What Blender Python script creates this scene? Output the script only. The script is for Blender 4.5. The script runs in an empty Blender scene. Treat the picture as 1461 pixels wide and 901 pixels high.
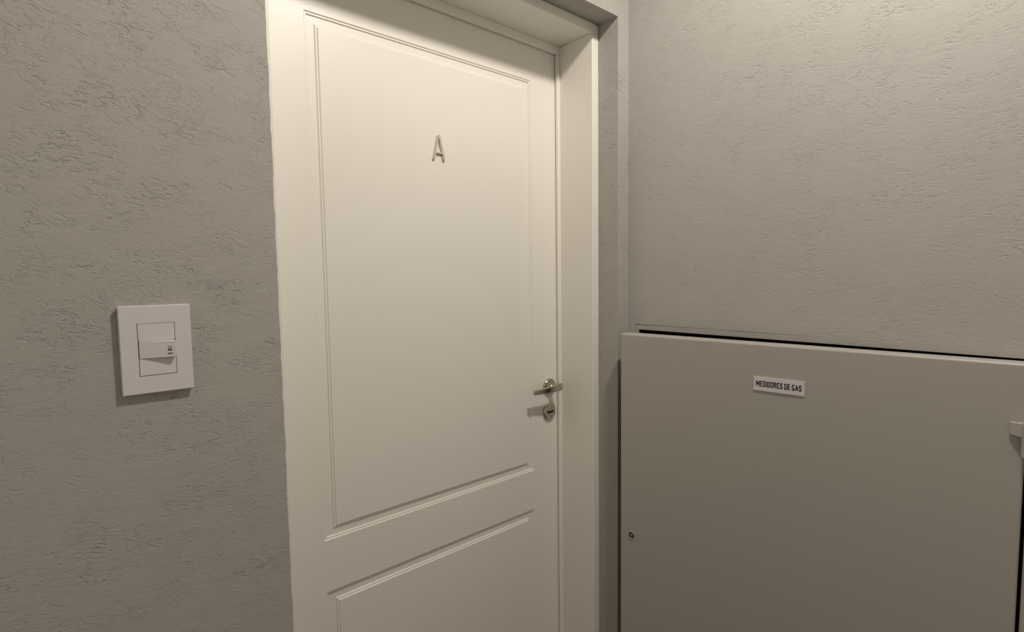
import bpy, bmesh, math, random
from mathutils import Vector, Matrix
random.seed(7)
S = bpy.context.scene
COL = S.collection

# ------------------------------------------------------------------ camera
def setup_camera(f_px=766.58, yaw=41.162, pitch=-4.171, roll=-0.780, loc=(-1.1802, -0.8773, 1.3986)):
    y, p, r = map(math.radians, (yaw, pitch, roll))
    fw = Vector((math.sin(y) * math.cos(p), math.cos(y) * math.cos(p), math.sin(p)))
    rt = Vector((math.cos(y), -math.sin(y), 0.0))
    up = rt.cross(fw)
    rt, up = rt * math.cos(r) + up * math.sin(r), up * math.cos(r) - rt * math.sin(r)
    cd = bpy.data.cameras.new('camera')
    cd.sensor_fit = 'HORIZONTAL'; cd.sensor_width = 36.0
    cd.lens = f_px / 1461.0 * 36.0
    cd.clip_start = 0.02
    co = bpy.data.objects.new('camera', cd); COL.objects.link(co)
    m = Matrix((rt, up, -fw)).transposed().to_4x4(); m.translation = Vector(loc)
    co.matrix_world = m
    S.camera = co
setup_camera()

# ------------------------------------------------------------------ world, exposure
w = bpy.data.worlds.new('world'); S.world = w; w.use_nodes = True
w.node_tree.nodes['Background'].inputs['Color'].default_value = (0.8, 0.78, 0.72, 1)
w.node_tree.nodes['Background'].inputs['Strength'].default_value = 0.0
S.view_settings.view_transform = 'Standard'
S.view_settings.look = 'None'
S.view_settings.gamma = 1.0
S.view_settings.use_curve_mapping = False
S.view_settings.exposure = 0.0
LAMP_LOC = (-0.44, -0.76, 2.555)
LAMP_POWER = 46.5
LAMP_COLOR = (1.0, 0.915, 0.82)
CEIL = 2.60

# ------------------------------------------------------------------ helpers
def link(name, me, mats, parent=None):
    o = bpy.data.objects.new(name, me); COL.objects.link(o)
    for m in (mats if isinstance(mats, (list, tuple)) else [mats]):
        me.materials.append(m)
    if parent is not None:
        o.parent = parent
    return o
def obj(name, bm, mats, parent=None, smooth=None, bevel=0.0, seg=2):
    bmesh.ops.recalc_face_normals(bm, faces=bm.faces[:])
    if bevel > 0:
        es = [e for e in bm.edges if len(e.link_faces) == 2 and e.calc_face_angle(0) > 0.6]
        bmesh.ops.bevel(bm, geom=es, offset=bevel, segments=seg, profile=0.5, affect='EDGES', clamp_overlap=True)
    me = bpy.data.meshes.new(name); bm.to_mesh(me); bm.free()
    o = link(name, me, mats, parent)
    if smooth is not None:
        for p in me.polygons: p.use_smooth = True
        me.set_sharp_from_angle(angle=math.radians(smooth))
    return o
def box(bm, x0, x1, y0, y1, z0, z1, mi=0):
    v = [bm.verts.new((x, y, z)) for x in (x0, x1) for y in (y0, y1) for z in (z0, z1)]
    for q in ((0, 1, 3, 2), (4, 6, 7, 5), (0, 4, 5, 1), (2, 3, 7, 6), (0, 2, 6, 4), (1, 5, 7, 3)):
        f = bm.faces.new([v[i] for i in q]); f.material_index = mi
    return v
def prism(bm, pts, axis_fn, d0, d1, mi=0):
    """extrude a 2-D polygon; axis_fn(u, v, d) -> 3-D"""
    a = [bm.verts.new(axis_fn(u, v, d0)) for u, v in pts]
    b = [bm.verts.new(axis_fn(u, v, d1)) for u, v in pts]
    n = len(pts); fs = [bm.faces.new(a), bm.faces.new(b[::-1])]
    for i in range(n):
        fs.append(bm.faces.new((a[i], b[i], b[(i + 1) % n], a[(i + 1) % n])))
    for f in fs: f.material_index = mi
def lathe(bm, prof, fn, n=40, mi=0, cap0=True, cap1=True):
    """prof: list of (radius, height); fn(u, v, h) -> 3-D"""
    rings = []
    for r, h in prof:
        rings.append([bm.verts.new(fn(r * math.cos(2 * math.pi * k / n), r * math.sin(2 * math.pi * k / n), h)) for k in range(n)])
    for a, b in zip(rings, rings[1:]):
        for k in range(n):
            f = bm.faces.new((a[k], a[(k + 1) % n], b[(k + 1) % n], b[k])); f.material_index = mi
    if cap0: bm.faces.new(rings[0]).material_index = mi
    if cap1: bm.faces.new(rings[-1][::-1]).material_index = mi
def empty(name, loc, rz=0.0):
    o = bpy.data.objects.new(name, None); COL.objects.link(o)
    o.location = loc; o.rotation_euler = (0, 0, rz); o.empty_display_size = 0.05
    return o
def tag(o, label=None, cat=None, kind=None, group=None):
    if label: o['label'] = label
    if cat: o['category'] = cat
    if kind: o['kind'] = kind
    if group: o['group'] = group
    return o

# ------------------------------------------------------------------ materials
def base_mat(name, col, rough=0.5, metal=0.0, spec=0.5):
    m = bpy.data.materials.new(name); m.use_nodes = True
    b = m.node_tree.nodes['Principled BSDF']
    b.inputs['Base Color'].default_value = (*col, 1)
    b.inputs['Roughness'].default_value = rough
    b.inputs['Metallic'].default_value = metal
    b.inputs['Specular IOR Level'].default_value = spec
    return m
def nd(nt, t, **kw):
    n = nt.nodes.new(t)
    for k, v in kw.items():
        if k in n.inputs.keys(): n.inputs[k].default_value = v
        else: setattr(n, k, v)
    return n
def mathn(nt, op, a, b=None, clamp=False):
    n = nt.nodes.new('ShaderNodeMath'); n.operation = op; n.use_clamp = clamp
    for i, s in enumerate((a, b)):
        if s is None: continue
        if isinstance(s, (int, float)): n.inputs[i].default_value = s
        else: nt.links.new(s, n.inputs[i])
    return n.outputs[0]
def noise_paint(name, col, rough, scale, amount, bump=0.0, spec=0.5, bscale=None):
    """smooth paint with faint tone variation and a faint orange-peel relief"""
    m = base_mat(name, col, rough, 0, spec); nt = m.node_tree; L = nt.links
    b = nt.nodes['Principled BSDF']
    tc = nd(nt, 'ShaderNodeTexCoord')
    n1 = nd(nt, 'ShaderNodeTexNoise', Scale=scale, Detail=3.0)
    L.new(tc.outputs['Object'], n1.inputs['Vector'])
    mx = nd(nt, 'ShaderNodeMixRGB'); mx.blend_type = 'MIX'
    mx.inputs[1].default_value = (*[c * (1 - amount) for c in col], 1)
    mx.inputs[2].default_value = (*[min(1, c * (1 + amount)) for c in col], 1)
    L.new(n1.outputs['Fac'], mx.inputs[0]); L.new(mx.outputs[0], b.inputs['Base Color'])
    if bump:
        n2 = nd(nt, 'ShaderNodeTexNoise', Scale=bscale or 350.0, Detail=2.0)
        L.new(tc.outputs['Object'], n2.inputs['Vector'])
        bp = nd(nt, 'ShaderNodeBump', Strength=1.0, Distance=bump)
        L.new(n2.outputs['Fac'], bp.inputs['Height']); L.new(bp.outputs[0], b.inputs['Normal'])
    return m
def plaster(name, col, slant, amp):
    """scratched 'travertine' acrylic plaster: short dragged ridges, mostly horizontal"""
    m = base_mat(name, col, 0.75, 0, 0.3); nt = m.node_tree; L = nt.links
    b = nt.nodes['Principled BSDF']
    tc = nd(nt, 'ShaderNodeTexCoord')
    # slow warp bends the drag direction
    wn = nd(nt, 'ShaderNodeTexNoise', Scale=5.0, Detail=1.0)
    L.new(tc.outputs['Object'], wn.inputs['Vector'])
    wv = nd(nt, 'ShaderNodeVectorMath'); wv.operation = 'SCALE'; wv.inputs['Scale'].default_value = 0.05
    L.new(wn.outputs['Color'], wv.inputs[0])
    ad = nd(nt, 'ShaderNodeVectorMath'); ad.operation = 'ADD'
    L.new(tc.outputs['Object'], ad.inputs[0]); L.new(wv.outputs[0], ad.inputs[1])
    def layer(scale3, rot, detail, dist, rough=0.55):
        mp = nd(nt, 'ShaderNodeMapping')
        mp.vector_type = 'TEXTURE'
        mp.inputs['Rotation'].default_value = rot
        mp.inputs['Scale'].default_value = [1.0 / s for s in scale3]
        L.new(ad.outputs[0], mp.inputs['Vector'])
        n = nd(nt, 'ShaderNodeTexNoise', Scale=1.0, Detail=detail, Roughness=rough, Distortion=dist)
        L.new(mp.outputs[0], n.inputs['Vector'])
        return n.outputs['Fac']
    a = math.radians(slant)
    def step(v, lo, hi): return mathn(nt, 'MULTIPLY', mathn(nt, 'SUBTRACT', v, lo), 1.0 / (hi - lo), True)
    gouge = layer((80, 80, 205), (0, a, 0), 3.0, 1.0)                 # longer dragged scratches
    g = step(gouge, 0.56, 0.66)
    nick = layer((150, 150, 330), (0, a * 0.3, 0), 2.0, 1.4)          # short nicks
    k = step(nick, 0.55, 0.66)
    burr = step(layer((120, 120, 240), (0, a * 1.5, 0), 2.0, 1.6), 0.60, 0.72)
    mk = step(layer((15, 15, 22), (0, 0, 0), 3.0, 0.4), 0.40, 0.66)
    mk2 = step(layer((22, 22, 34), (0, 0, 0), 2.0, 0.4), 0.42, 0.62)
    fine = layer((420, 420, 800), (0, 0, 0), 2.0, 0.0)
    body = layer((30, 30, 110), (0, 0, 0), 2.0, 0.5)
    h = mathn(nt, 'MULTIPLY', mathn(nt, 'MULTIPLY', g, mk), -1.0)
    h = mathn(nt, 'SUBTRACT', h, mathn(nt, 'MULTIPLY', mathn(nt, 'MULTIPLY', k, mk2), 0.45))
    h = mathn(nt, 'ADD', h, mathn(nt, 'MULTIPLY', mathn(nt, 'MULTIPLY', burr, mk), 0.6))
    h = mathn(nt, 'ADD', h, mathn(nt, 'MULTIPLY', fine, 0.25))
    h = mathn(nt, 'ADD', h, mathn(nt, 'MULTIPLY', body, 0.55))
    bp = nd(nt, 'ShaderNodeBump', Strength=1.0, Distance=amp)
    L.new(h, bp.inputs['Height']); L.new(bp.outputs[0], b.inputs['Normal'])
    # pigment is very slightly uneven
    n1 = nd(nt, 'ShaderNodeTexNoise', Scale=3.0, Detail=4.0)
    L.new(tc.outputs['Object'], n1.inputs['Vector'])
    mx = nd(nt, 'ShaderNodeMixRGB')
    mx.inputs[1].default_value = (*[c * 0.94 for c in col], 1); mx.inputs[2].default_value = (*[c * 1.06 for c in col], 1)
    L.new(n1.outputs['Fac'], mx.inputs[0]); L.new(mx.outputs[0], b.inputs['Base Color'])
    return m
GREY_LIT = (0.475, 0.46, 0.43)  # wall grey lightened: brighter light on the right wall put into the colour
M_PLASTER = plaster('grey_scratched_plaster_dim', (0.435, 0.42, 0.39), 20, 0.00085)  # same wall paint, toned down for the weaker light on the front wall
M_PLASTER_R = plaster('grey_scratched_plaster_fine_lit', GREY_LIT, 0, 0.0006)
M_WHITE = noise_paint('cream_white_enamel', (0.86, 0.835, 0.775), 0.38, 2.5, 0.015, 0.00004, 0.5)
M_CEIL = noise_paint('white_ceiling_paint', (0.90, 0.885, 0.85), 0.85, 3.0, 0.02, 0.0002)
M_FLOOR = noise_paint('beige_porcelain_floor', (0.14, 0.13, 0.12), 0.3, 4.0, 0.08)
M_STEEL = noise_paint('grey_painted_steel', (0.44, 0.42, 0.385), 0.36, 2.0, 0.02, 0.00003, 0.5)
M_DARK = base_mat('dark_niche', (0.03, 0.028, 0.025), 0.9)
M_NICKEL = base_mat('satin_nickel', (0.53, 0.48, 0.41), 0.22, 1.0)
M_LETTER = base_mat('brushed_letter_metal', (0.72, 0.67, 0.60), 0.38, 0.85)
M_SLOT = base_mat('black_slot', (0.01, 0.009, 0.008), 0.6)
M_PLASTIC = noise_paint('white_switch_plastic', (0.70, 0.675, 0.68), 0.4, 6.0, 0.01)
M_ICON = base_mat('dark_icon_print', (0.10, 0.09, 0.085), 0.6)
M_PLATE = base_mat('white_sign_plate', (0.72, 0.68, 0.70), 0.35)
M_INK = base_mat('black_sign_ink', (0.012, 0.008, 0.012), 0.5)
M_ZINC = base_mat('zinc_lock', (0.55, 0.53, 0.49), 0.35, 0.9)

# ------------------------------------------------------------------ the setting
XL, XR = -0.9001, -0.0440        # door opening in the front wall
HT = 2.0505                      # its head
WT = 0.30                        # wall thickness
RX0, RY0 = -1.90, -2.10          # unseen far sides of the hall
def build_walls():
    # front wall (holds the door): big jamb, lintel and short return beside the corner,
    # one mesh; the left arris of the opening is slightly ragged like the plaster
    bm = bmesh.new()
    zs = [0.0]
    while zs[-1] < HT - 0.012: zs.append(zs[-1] + random.uniform(0.006, 0.014))
    zs[-1] = HT
    jit = [0.0]
    for _ in zs[1:]: jit.append(0.35 * jit[-1] + random.uniform(-0.00045, 0.00045) + (random.uniform(-0.0008, 0.0012) if random.random() < 0.10 else 0))
    f = [bm.verts.new((XL + j, 0.0, z)) for z, j in zip(zs, jit)]
    g = [bm.verts.new((XL + j * 0.5, 0.006, z)) for z, j in zip(zs, jit)]
    k = [bm.verts.new((XL, WT, z)) for z in zs]
    for a, b in ((f, g), (g, k)):
        for i in range(len(zs) - 1): bm.faces.new((a[i], b[i], b[i + 1], a[i + 1]))
    l0 = bm.verts.new((RX0, 0, 0)); l1 = bm.verts.new((RX0, 0, HT))
    bm.faces.new([l0] + f + [l1])
    l2 = bm.verts.new((RX0, 0, CEIL)); r2 = bm.verts.new((0, 0, CEIL)); r1 = bm.verts.new((0, 0, HT)); r0 = bm.verts.new((0, 0, 0))
    j1 = bm.verts.new((XR, 0, HT)); j0 = bm.verts.new((XR, 0, 0))
    bm.faces.new((l1, f[-1], j1, r1, r2, l2)); bm.faces.new((j0, r0, r1, j1))
    k1 = bm.verts.new((XR, WT, HT)); k0 = bm.verts.new((XR, WT, 0))
    bm.faces.new((j1, k1, k0, j0))                                  # right reveal
    bm.faces.new((f[-1], g[-1], k[-1], k1, j1))                     # head soffit
    # outer back so that the wall is a solid
    b0 = bm.verts.new((RX0, WT, 0)); b1 = bm.verts.new((RX0, WT, HT)); b2 = bm.verts.new((RX0, WT, CEIL))
    c0 = bm.verts.new((0, WT, 0)); c1 = bm.verts.new((0, WT, HT)); c2 = bm.verts.new((0, WT, CEIL))
    bm.faces.new([b0, b1] + k[::-1]); bm.faces.new((b1, b2, c2, c1, k1, k[-1])); bm.faces.new((k0, k1, c1, c0))
    bm.faces.new((l2, r2, c2, b2))
    tag(obj('wall_front', bm, M_PLASTER), kind='structure')
    # right wall with the niche for the gas meters
    NY0, NY1, NZ0, NZ1 = -1.62, -0.0250, 0.25, 1.2693
    bm = bmesh.new()
    Y = [RY0, NY0, NY1, 0.0]; Zz = [0, NZ0, NZ1, CEIL]
    def sheet(x):
        V = [[bm.verts.new((x, y, z)) for z in Zz] for y in Y]
        for i in range(3):
            for j in range(3):
                if (i, j) != (1, 1): bm.faces.new((V[i][j], V[i + 1][j], V[i + 1][j + 1], V[i][j + 1]))
        return V
    A = sheet(0.0); B = sheet(0.36)
    loop = [(1, 1), (2, 1), (2, 2), (1, 2)]
    for n in range(4):
        p, q = loop[n], loop[(n + 1) % 4]
        bm.faces.new((A[p[0]][p[1]], A[q[0]][q[1]], B[q[0]][q[1]], B[p[0]][p[1]]))
    rim = [(0, 0), (1, 0), (2, 0), (3, 0), (3, 1), (3, 2), (3, 3), (2, 3), (1, 3), (0, 3), (0, 2), (0, 1)]
    for n in range(len(rim)):
        p, q = rim[n], rim[(n + 1) % len(rim)]
        bm.faces.new((A[p[0]][p[1]], A[q[0]][q[1]], B[q[0]][q[1]], B[p[0]][p[1]]))
    wall = tag(obj('wall_right', bm, M_PLASTER_R), kind='structure')
    # lined niche behind the door
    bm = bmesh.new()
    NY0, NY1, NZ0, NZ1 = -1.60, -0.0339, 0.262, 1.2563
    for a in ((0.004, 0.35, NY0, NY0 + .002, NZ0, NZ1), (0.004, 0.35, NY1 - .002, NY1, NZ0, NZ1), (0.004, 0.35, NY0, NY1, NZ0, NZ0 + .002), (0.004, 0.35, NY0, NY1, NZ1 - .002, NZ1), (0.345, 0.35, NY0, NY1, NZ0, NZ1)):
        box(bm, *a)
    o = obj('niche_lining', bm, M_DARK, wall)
    # flush surround bedded in the plaster; its hairline joint closes towards the hinge
    bm = bmesh.new()
    def topz(y): return 1.2693 - 0.0016 * max(0.0, 1 - (-y) / 0.50)
    ys = [-0.0264] + [-0.05 - 0.05 * i for i in range(31)] + [-1.62]
    a = [[bm.verts.new((x, y, z)) for y in ys for z in (topz(y) + (random.uniform(-.0004, .0004) if y > -0.5 else 0), 1.2563)] for x in (0.0, 0.03)]
    n = len(ys)
    for i in range(n - 1):
        for s in (a[0], a[1]): bm.faces.new((s[2 * i], s[2 * i + 2], s[2 * i + 3], s[2 * i + 1]))
        for q in (0, 1): bm.faces.new((a[0][2 * i + q], a[0][2 * i + 2 + q], a[1][2 * i + 2 + q], a[1][2 * i + q]))
    bm.faces.new((a[0][0], a[0][1], a[1][1], a[1][0]))
    box(bm, 0.0, 0.03, -0.0339, -0.0264, 0.25, 1.2563); box(bm, 0.0, 0.03, -1.62, -1.60, 0.25, 1.2563); box(bm, 0.0, 0.03, -1.60, -0.0339, 0.25, 0.262)
    o = obj('surround', bm, M_PLASTER_R, wall)
    bm = bmesh.new(); box(bm, RX0 - 0.2, RX0, RY0, WT, 0, CEIL); tag(obj('wall_left', bm, M_CEIL), kind='structure')
    bm = bmesh.new(); box(bm, RX0 - 0.2, 0.36, RY0 - 0.2, RY0, 0, CEIL); tag(obj('wall_back', bm, M_CEIL), kind='structure')
    bm = bmesh.new(); box(bm, RX0 - 0.2, 0.36, RY0 - 0.2, 0.5, -0.12, 0.0); tag(obj('floor', bm, M_FLOOR), kind='structure')
    bm = bmesh.new(); box(bm, RX0 - 0.2, 0.36, RY0 - 0.2, 0.5, CEIL, CEIL + 0.12); tag(obj('ceiling', bm, M_CEIL), kind='structure')
build_walls()

# ------------------------------------------------------------------ the flat door with its frame
FB = 0.0627                      # front of the frame inside the opening
D = 0.1891                       # face of the leaf
YS = 0.1780                      # front of the stop
XI0, XI1 = -0.8749, -0.0692      # frame lining
XS0, XS1 = -0.8629, -0.0812      # stop edge
ZI, ZSTOP = 2.0260, 2.0040
def build_door():
    d = empty('door_1', (0, 0, 0)); tag(d, kind='structure', label='cream white panelled flat door with letter A')
    # frame: U-shaped lining, mitre-less, plus the stop
    bm = bmesh.new()
    def ushape(y0, y1, ox0, ox1, oz, ix0, ix1, iz):
        for x0, x1 in ((ox0, ix0), (ix1, ox1)): box(bm, x0, x1, y0, y1, 0.0, iz)
        box(bm, ox0, ox1, y0, y1, iz, oz)
    ushape(FB, 0.27, XL + 0.0005, XR - 0.0003, HT - 0.0003, XI0, XI1, ZI)
    obj('door_frame', bm, M_WHITE, d, bevel=0.0026, seg=3)
    bm = bmesh.new()
    ushape(YS, D - 0.0016, XI0 - 0.001, XI1 + 0.001, ZI + 0.001, XS0, XS1, ZSTOP)
    obj('door_stop', bm, M_WHITE, d, bevel=0.003, seg=3)
    # leaf (hung behind the stop) with two recessed, raised-field panels
    LX0, LX1, LZ0, LZ1 = XI0 + 0.002, XI1 - 0.002, 0.008, ZI - 0.003
    up = (-0.7700, -0.1725, 0.8590, 1.9165); lo = (-0.7640, -0.1745, 0.1800, 0.7490)
    lo = (up[0], up[1], lo[2], lo[3])
    bm = bmesh.new()
    def q(x0, x1, z0, z1, y=D):
        vs = [bm.verts.new(c) for c in ((x0, y, z0), (x1, y, z0), (x1, y, z1), (x0, y, z1))]
        bm.faces.new(vs)
    q(LX0, up[0], LZ0, LZ1); q(up[1], LX1, LZ0, LZ1)
    q(up[0], up[1], up[3], LZ1); q(up[0], up[1], lo[3], up[2]); q(up[0], up[1], LZ0, lo[2])
    q(LX0, LX1, LZ0, LZ1, D + 0.045)
    for x in (LX0, LX1):
        bm.faces.new([bm.verts.new(c) for c in ((x, D, LZ0), (x, D, LZ1), (x, D + 0.045, LZ1), (x, D + 0.045, LZ0))])
    for z in (LZ0, LZ1):
        bm.faces.new([bm.verts.new(c) for c in ((LX0, D, z), (LX1, D, z), (LX1, D + 0.045, z), (LX0, D + 0.045, z))])
    bmesh.ops.remove_doubles(bm, verts=bm.verts[:], dist=1e-5)
    leaf = obj('door_leaf', bm, M_WHITE, d)
    prof = [(0, 0), (0.0018, 0.0022), (0.0046, 0.0022), (0.0066, 0.0050), (0.0205, 0.0050), (0.0226, 0.0022), (0.0254, 0.0022), (0.0274, -0.0002)]
    for r in (up, lo):
        bm = bmesh.new(); loops = []
        for ins, dep in prof:
            loops.append([bm.verts.new(c) for c in ((r[0] + ins, D + dep, r[2] + ins), (r[1] - ins, D + dep, r[2] + ins), (r[1] - ins, D + dep, r[3] - ins), (r[0] + ins, D + dep, r[3] - ins))])
        for a, b in zip(loops, loops[1:]):
            for i in range(4): bm.faces.new((a[i], a[(i + 1) % 4], b[(i + 1) % 4], b[i]))
        bm.faces.new(loops[-1])
        me_o = obj('panel', bm, M_WHITE, leaf)
    # lever set
    HX, HZ, KZ = -0.1145, 1.0875, 1.0160
    fy = lambda u, v, h: (HX + u, D - h, HZ + v)
    bm = bmesh.new()
    lathe(bm, [(0.0228, 0), (0.0228, 0.006), (0.0212, 0.008), (0.0135, 0.0085), (0.0125, 0.011), (0.0085, 0.013), (0.0080, 0.040)], fy, 48, cap0=False)
    obj('rosette', bm, M_NICKEL, leaf, smooth=35)
    # lever: flat bar swept along a gently returning path
    bm = bmesh.new()
    path = [(HX + 0.0075, 0.0425), (HX + 0.003, 0.0430), (HX - 0.012, 0.0432), (HX - 0.030, 0.0432), (HX - 0.048, 0.0425), (HX - 0.064, 0.0405), (HX - 0.078, 0.0370), (HX - 0.0885, 0.0330)]
    hh = [0.0096, 0.0097, 0.0095, 0.0088, 0.0080, 0.0073, 0.0067, 0.0063]
    rings = []
    for i, ((x, h), s) in enumerate(zip(path, hh)):
        x2, h2 = path[min(i + 1, len(path) - 1)]; x1, h1 = path[max(i - 1, 0)]
        t = Vector((x2 - x1, h2 - h1)).normalized(); n = Vector((t.y, -t.x))   # across thickness
        th = 0.0048; c = 0.0016; ring = []
        for a, b in ((th, s - c), (th - c, s), (-th + c, s), (-th, s - c), (-th, -s + c), (-th + c, -s), (th - c, -s), (th, -s + c)):
            zc = 1.0925 - 0.0050 * i / 7
            ring.append(bm.verts.new((x + n.x * a, D - (h + n.y * a), zc + b)))
        rings.append(ring)
    for a, b in zip(rings, rings[1:]):
        for i in range(8): bm.faces.new((a[i], a[(i + 1) % 8], b[(i + 1) % 8], b[i]))
    bm.faces.new(rings[0]); bm.faces.new(rings[-1][::-1])
    obj('lever_handle', bm, M_NICKEL, leaf, smooth=30)
    fk = lambda u, v, h: (HX - 0.0006 + u, D - h, KZ + v)
    bm = bmesh.new()
    lathe(bm, [(0.0230, 0), (0.0230, 0.0055), (0.0222, 0.0068), (0.0205, 0.0078)], fk, 48, cap0=False)
    # slot and its little screw sit in the same escutcheon
    pts = [(-0.0122, -0.0036), (0.0122, -0.0036), (0.0122, 0.0036), (-0.0122, 0.0036)]
    prism(bm, pts, fk, 0.0070, 0.0081, 1)
    lathe(bm, [(0.0024, 0.0075), (0.0024, 0.0086), (0.0015, 0.0090)], lambda u, v, h: fk(u + 0.004, v - 0.0135, h), 12)
    obj('key_escutcheon', bm, [M_NICKEL, M_SLOT], leaf, smooth=30)
build_door()

def build_letter():
    bm = bmesh.new()
    h, hw, s = 0.0590, 0.0170, 0.0027
    ax = lambda u, v, d: (u, -d, v)
    def bar(p, q, hs):
        p = Vector(p); q = Vector(q); t = (q - p).normalized(); n = Vector((-t.y, t.x)) * hs
        pts = []
        for k in range(7):
            a = math.pi * (k / 6) ; pts.append(tuple(q + n * math.cos(a) + t * hs * 0.8 * math.sin(a)))
        for k in range(7):
            a = math.pi * (k / 6); pts.append(tuple(p - n * math.cos(a) - t * hs * 0.8 * math.sin(a)))
        return pts
    # one closed outline with the counter bridged: legs and bar overlap inside the same casting
    prism(bm, bar((-hw + 0.003, 0.003), (-0.0016, h - 0.003), s), ax, -0.002, 0.0042)
    prism(bm, bar((hw - 0.003, 0.003), (0.0016, h - 0.003), s), ax, -0.002, 0.0042)
    prism(bm, [(-hw + 0.0055, 0.0150), (hw - 0.0055, 0.0150), (hw - 0.0065, 0.0196), (-hw + 0.0065, 0.0196)], ax, -0.002, 0.0040)
    o = obj('door_letter', bm, M_LETTER, None, bevel=0.0007, seg=1)
    o.location = (-0.4690, D - 0.0018, 1.6690)
    tag(o, 'raised satin metal letter A fixed to the cream door', 'letter')
build_letter()

# ------------------------------------------------------------------ switch
def build_switch():
    X0, X1, Z0, Z1, T = -1.1072, -1.0237, 1.2469, 1.3669, 0.009
    t = empty('wall_switch', ((X0 + X1) / 2, 0, (Z0 + Z1) / 2))
    tag(t, 'white wall switch with one tilted rocker, on grey plaster beside the door', 'switch')
    W2, H2 = (X1 - X0) / 2, (Z1 - Z0) / 2
    IX0, IX1, IZ0, IZ1 = -0.0217, 0.0220, -0.0357, 0.0356
    # face plate: ring with chamfered outer rim
    bm = bmesh.new()
    def loop(x0, x1, z0, z1, y): return [bm.verts.new(c) for c in ((x0, y, z0), (x1, y, z0), (x1, y, z1), (x0, y, z1))]
    Ls = [loop(-W2 + .0015, W2 - .0015, -H2 + .0015, H2 - .0015, 0.0), loop(-W2, W2, -H2, H2, -T + 0.0022), loop(-W2 + .0012, W2 - .0012, -H2 + .0012, H2 - .0012, -T),
          loop(IX0, IX1, IZ0, IZ1, -T), loop(IX0, IX1, IZ0, IZ1, -T + 0.005)]
    for a, b in zip(Ls, Ls[1:]):
        for i in range(4): bm.faces.new((a[i], a[(i + 1) % 4], b[(i + 1) % 4], b[i]))
    bm.faces.new(Ls[-1]); bm.faces.new(Ls[0])
    obj('face_plate', bm, M_PLASTIC, t)
    g = 0.0007
    zs = [IZ0 + g, -0.0120, 0.0120, IZ1 - g]
    for z0, z1 in ((zs[0], zs[1] - 0.0003), (zs[2], zs[3])):
        bm = bmesh.new(); box(bm, IX0 + g, IX1 - g, -T - 0.0002, -T + 0.0052, z0, z1)
        obj('blank_module', bm, M_PLASTIC, t, bevel=0.0004, seg=1)
    # rocker: pivots about a vertical axis, right-hand side standing proud
    bm = bmesh.new()
    x0, x1, z0, z1 = IX0 + g + 0.0006, IX1 - g - 0.0006, zs[1] + 0.0002, zs[2] + 0.0002
    pl, pr = 0.0002, 0.0078
    V = [bm.verts.new(c) for c in ((x0, -T + .005, z0), (x1, -T + .005, z0), (x1, -T + .005, z1), (x0, -T + .005, z1),
                                   (x0, -T - pl, z0), (x1, -T - pr, z0), (x1, -T - pr, z1 - 0.0018), (x0, -T - pl, z1 - 0.0004))]
    for f in ((0, 1, 2, 3), (4, 7, 6, 5), (0, 4, 5, 1), (1, 5, 6, 2), (2, 6, 7, 3), (3, 7, 4, 0)): bm.faces.new([V[i] for i in f])
    rk = obj('rocker', bm, M_PLASTIC, t, bevel=0.0004, seg=1)
    # printed bell pictogram on the rocker's proud end
    bm = bmesh.new(); cx, cz = 0.0138, -0.0012
    def sy(x): return -T - (pl + (pr - pl) * (x - x0) / (x1 - x0)) - 0.00015
    fn = lambda u, v, d: (cx + u, sy(cx + u) - d, cz + v)
    def stroke(pts):
        for (a, b) in zip(pts, pts[1:]):
            a, b = Vector(a), Vector(b); tt = (b - a).normalized(); n = Vector((-tt.y, tt.x)) * 0.00035
            prism(bm, [tuple(a + n), tuple(a - n), tuple(b - n), tuple(b + n)], fn, 0, 0.00012)
    stroke([(-0.0024, -0.0014), (-0.0017, 0.0004), (-0.0015, 0.0030), (-0.0006, 0.0045), (0.0006, 0.0045), (0.0015, 0.0030), (0.0017, 0.0004), (0.0024, -0.0014)])
    prism(bm, [(-0.0018, -0.0018), (0.0018, -0.0018), (0.0013, 0.0008), (-0.0013, 0.0008)], fn, 0, 0.00012)
    prism(bm, [(-0.0034, -0.0062), (0.0032, -0.0062), (0.0026, -0.0046), (-0.0026, -0.0046)], fn, 0, 0.00012)
    obj('bell_pictogram', bm, M_ICON, rk)
build_switch()

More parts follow.
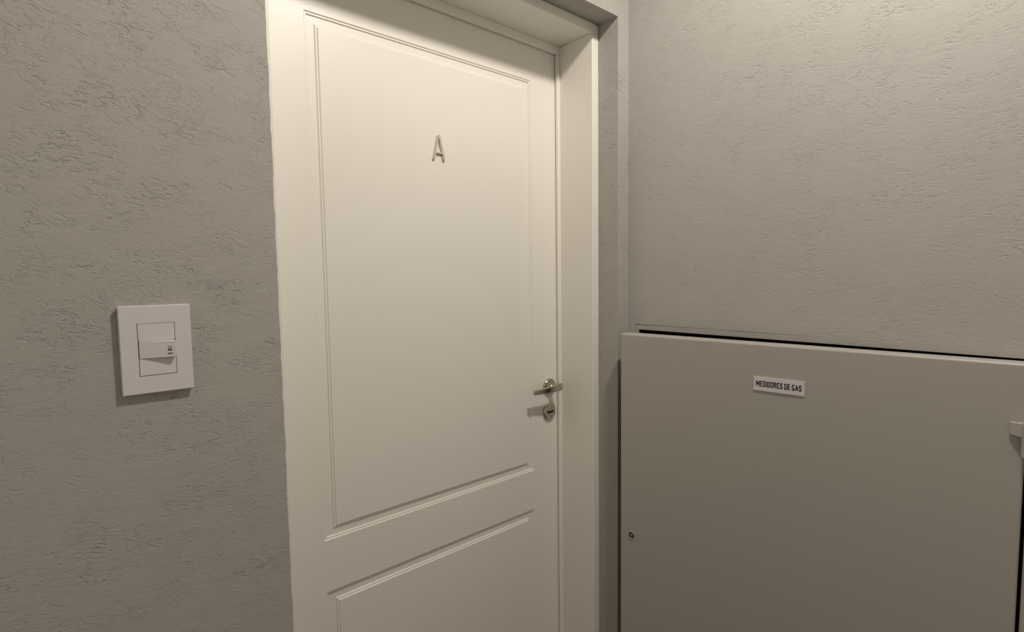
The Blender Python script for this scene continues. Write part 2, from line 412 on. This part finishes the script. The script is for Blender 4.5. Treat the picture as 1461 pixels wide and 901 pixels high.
# ------------------------------------------------------------------ gas-meter cabinet
def build_cabinet():
    HINGE = Vector((-0.0400, -0.7847)); FREE = Vector((-0.0900, -0.0439)); LEN = (FREE - HINGE).length
    ZB, ZT, TH = 0.30, 1.2535, 0.037
    c = empty('meter_cabinet', (0, -0.79, 0.25))
    tag(c, 'grey painted steel gas meter cabinet with its door ajar, set in the wall', 'cabinet')
    inv = Matrix.Translation(-Vector((0, -0.79, 0.25)))
    def fix(o): o.location = (0, 0.79, -0.25)
    # ajar leaf, built along its own axis then turned on the hinge
    ang = math.atan2((FREE - HINGE).y, (FREE - HINGE).x) - math.pi / 2      # leaf runs along +y when closed
    mw = Matrix.Translation((HINGE.x, HINGE.y, 0)) @ Matrix.Rotation(ang, 4, 'Z')
    bm = bmesh.new(); box(bm, 0.0, TH, 0.0, LEN, ZB, ZT)
    leaf = obj('cabinet_door', bm, M_STEEL, c, bevel=0.0045, seg=4)
    leaf.matrix_basis = inv @ mw
    # triangular-key lock
    fl = lambda u, v, h: (-h, LEN - 0.0345 - u, 0.7419 + v)
    bm = bmesh.new()
    lathe(bm, [(0.0095, -0.002), (0.0095, 0.0012), (0.0085, 0.0022), (0.0072, 0.0022), (0.0068, 0.0006)], fl, 32, cap0=False, cap1=False)
    lathe(bm, [(0.0068, 0.0006), (0.0066, 0.0004)], fl, 32, 1, cap0=False)
    lathe(bm, [(0.0033, 0.0003), (0.0033, 0.0022), (0.0022, 0.0028)], fl, 3, 0, cap0=False)
    obj('lock', bm, [M_ZINC, M_SLOT], leaf)
    # hinge: strap on the leaf and barrel on the joint
    bm = bmesh.new()
    za, zb = 1.1388, 1.1615
    V = [bm.verts.new(c) for c in ((0.001, 0.0190, za + .002), (0.001, 0.0190, zb - .001), (0.001, -0.008, zb), (0.001, -0.008, za),
                                   (-0.0035, 0.0190, za + .002), (-0.0035, 0.0190, zb - .001), (-0.0135, -0.002, zb), (-0.0135, -0.002, za))]
    for q in ((0, 1, 2, 3), (4, 7, 6, 5), (0, 4, 5, 1), (1, 5, 6, 2), (2, 6, 7, 3), (3, 7, 4, 0)): bm.faces.new([V[k] for k in q])
    lathe(bm, [(0.0085, 0), (0.0095, 0.0015), (0.0095, 0.0545), (0.0080, 0.0565)], lambda u, v, h: (-0.0075 + u, -0.0050 + v, 1.1075 + h), 24)
    obj('hinge', bm, M_STEEL, leaf, bevel=0.0007, seg=1)
    # fixed neighbouring panel
    bm = bmesh.new(); box(bm, -0.0400, -0.0030, -1.62, HINGE.y - 0.0042, ZB, ZT)
    o = obj('fixed_panel', bm, M_STEEL, c, bevel=0.0045, seg=4); fix(o)
    return mw, LEN
MW_LEAF, LEAF_LEN = build_cabinet()

def stroke_text(bm, text, x0, z0, width, height, fn, mi):
    """condensed bold capitals as raised strokes (2-D polygons on a 1-unit tall grid)"""
    G = {'M': ([[(0, 0), (0, 1), (.4, .35), (.8, 1), (.8, 0)]], .8), 'E': ([[(.5, 0), (0, 0), (0, 1), (.5, 1)], [(0, .5), (.42, .5)]], .5),
         'D': ([[(0, 0), (0, 1), (.32, 1), (.52, .82), (.52, .18), (.32, 0), (0, 0)]], .52), 'I': ([[(0, 0), (0, 1)]], 0.0),
         'O': ([[(.15, 0), (0, .16), (0, .84), (.15, 1), (.39, 1), (.54, .84), (.54, .16), (.39, 0), (.15, 0)]], .54),
         'R': ([[(0, 0), (0, 1), (.34, 1), (.5, .87), (.5, .62), (.34, .48), (0, .48)], [(.28, .48), (.52, 0)]], .52),
         'S': ([[(0, .16), (.14, 0), (.36, 0), (.5, .15), (.5, .36), (.38, .48), (.12, .54), (0, .66), (0, .86), (.14, 1), (.36, 1), (.5, .85)]], .5),
         'G': ([[(.54, .88), (.40, 1), (.15, 1), (0, .84), (0, .16), (.15, 0), (.40, 0), (.54, .12), (.54, .38), (.34, .38)]], .52),
         'A': ([[(0, 0), (.3, 1), (.6, 0)], [(.11, .3), (.49, .3)]], .6)}
    sw = 0.120; gap = 0.36; space = 0.52
    x = 0; items = []
    for ch in text:
        if ch == ' ': x += space - gap + 0.0 + .16; continue
        st, wd = G[ch]; items.append((x, st)); x += wd + gap
    total = x - gap + 2 * sw; k = width / total
    kz = height / (1 + 2 * sw)
    for ox, st in items:
        for pl in st:
            for a, b in zip(pl, pl[1:]):
                a, b = Vector(a), Vector(b); t = (b - a).normalized(); n = Vector((-t.y, t.x)) * sw; e = t * sw * 0.6
                pts = [a + n - e, a - n - e, b - n + e, b + n + e]
                prism(bm, [(x0 + (p.x + ox + sw) * k, z0 + (p.y + sw) * kz) for p in pts], fn, 0, 0.00025, mi)
def build_sign():
    bm = bmesh.new()
    # u runs from the free edge towards the hinge
    Lw, Hh, th = 0.0980, 0.0289, 0.0018
    box(bm, -th, 0.0, -Lw, 0.0, 0.0, Hh)
    stroke_text(bm, 'MEDIDORES DE GAS', 0.0052, 0.0084, 0.0875, 0.0124, lambda u, v, d: (-th - d, -u, v), 1)
    me_o = obj('name_plate', bm, [M_PLATE, M_INK])
    me_o.matrix_world = MW_LEAF @ Matrix.Translation((-0.0002, LEAF_LEN - 0.3288, 1.1562))
    tag(me_o, 'small white sign reading MEDIDORES DE GAS on the grey cabinet door', 'sign')
build_sign()

# ------------------------------------------------------------------ ceiling lamp (above the view)
def build_lamp():
    t = empty('ceiling_lamp', (LAMP_LOC[0], LAMP_LOC[1], CEIL))
    tag(t, 'round white ceiling lamp lighting the hall in front of the door', 'lamp')
    f = lambda u, v, h: (u, v, h)
    bm = bmesh.new()
    lathe(bm, [(0.075, 0.0), (0.075, -0.022), (0.071, -0.026), (0.062, -0.026), (0.060, -0.020)], f, 48)
    obj('trim_ring', bm, M_CEIL, t, smooth=30)
    m = base_mat('lit_lamp_diffuser', (0.9, 0.9, 0.88), 0.5)
    b = m.node_tree.nodes['Principled BSDF']
    b.inputs['Emission Color'].default_value = (*LAMP_COLOR, 1); b.inputs['Emission Strength'].default_value = 6.0
    bm = bmesh.new(); lathe(bm, [(0.0605, -0.0195), (0.059, -0.0225), (0.050, -0.0240)], f, 48)
    obj('diffuser', bm, m, t, smooth=30)
    ld = bpy.data.lights.new('lamp_light', 'SPOT'); ld.energy = LAMP_POWER; ld.color = LAMP_COLOR; ld.shadow_soft_size = 0.045; ld.spot_size = math.radians(172); ld.spot_blend = 0.6
    lo = bpy.data.objects.new('lamp_light', ld); COL.objects.link(lo); lo.parent = t; lo.location = (0, 0, LAMP_LOC[2] - CEIL - 0.03)
build_lamp()
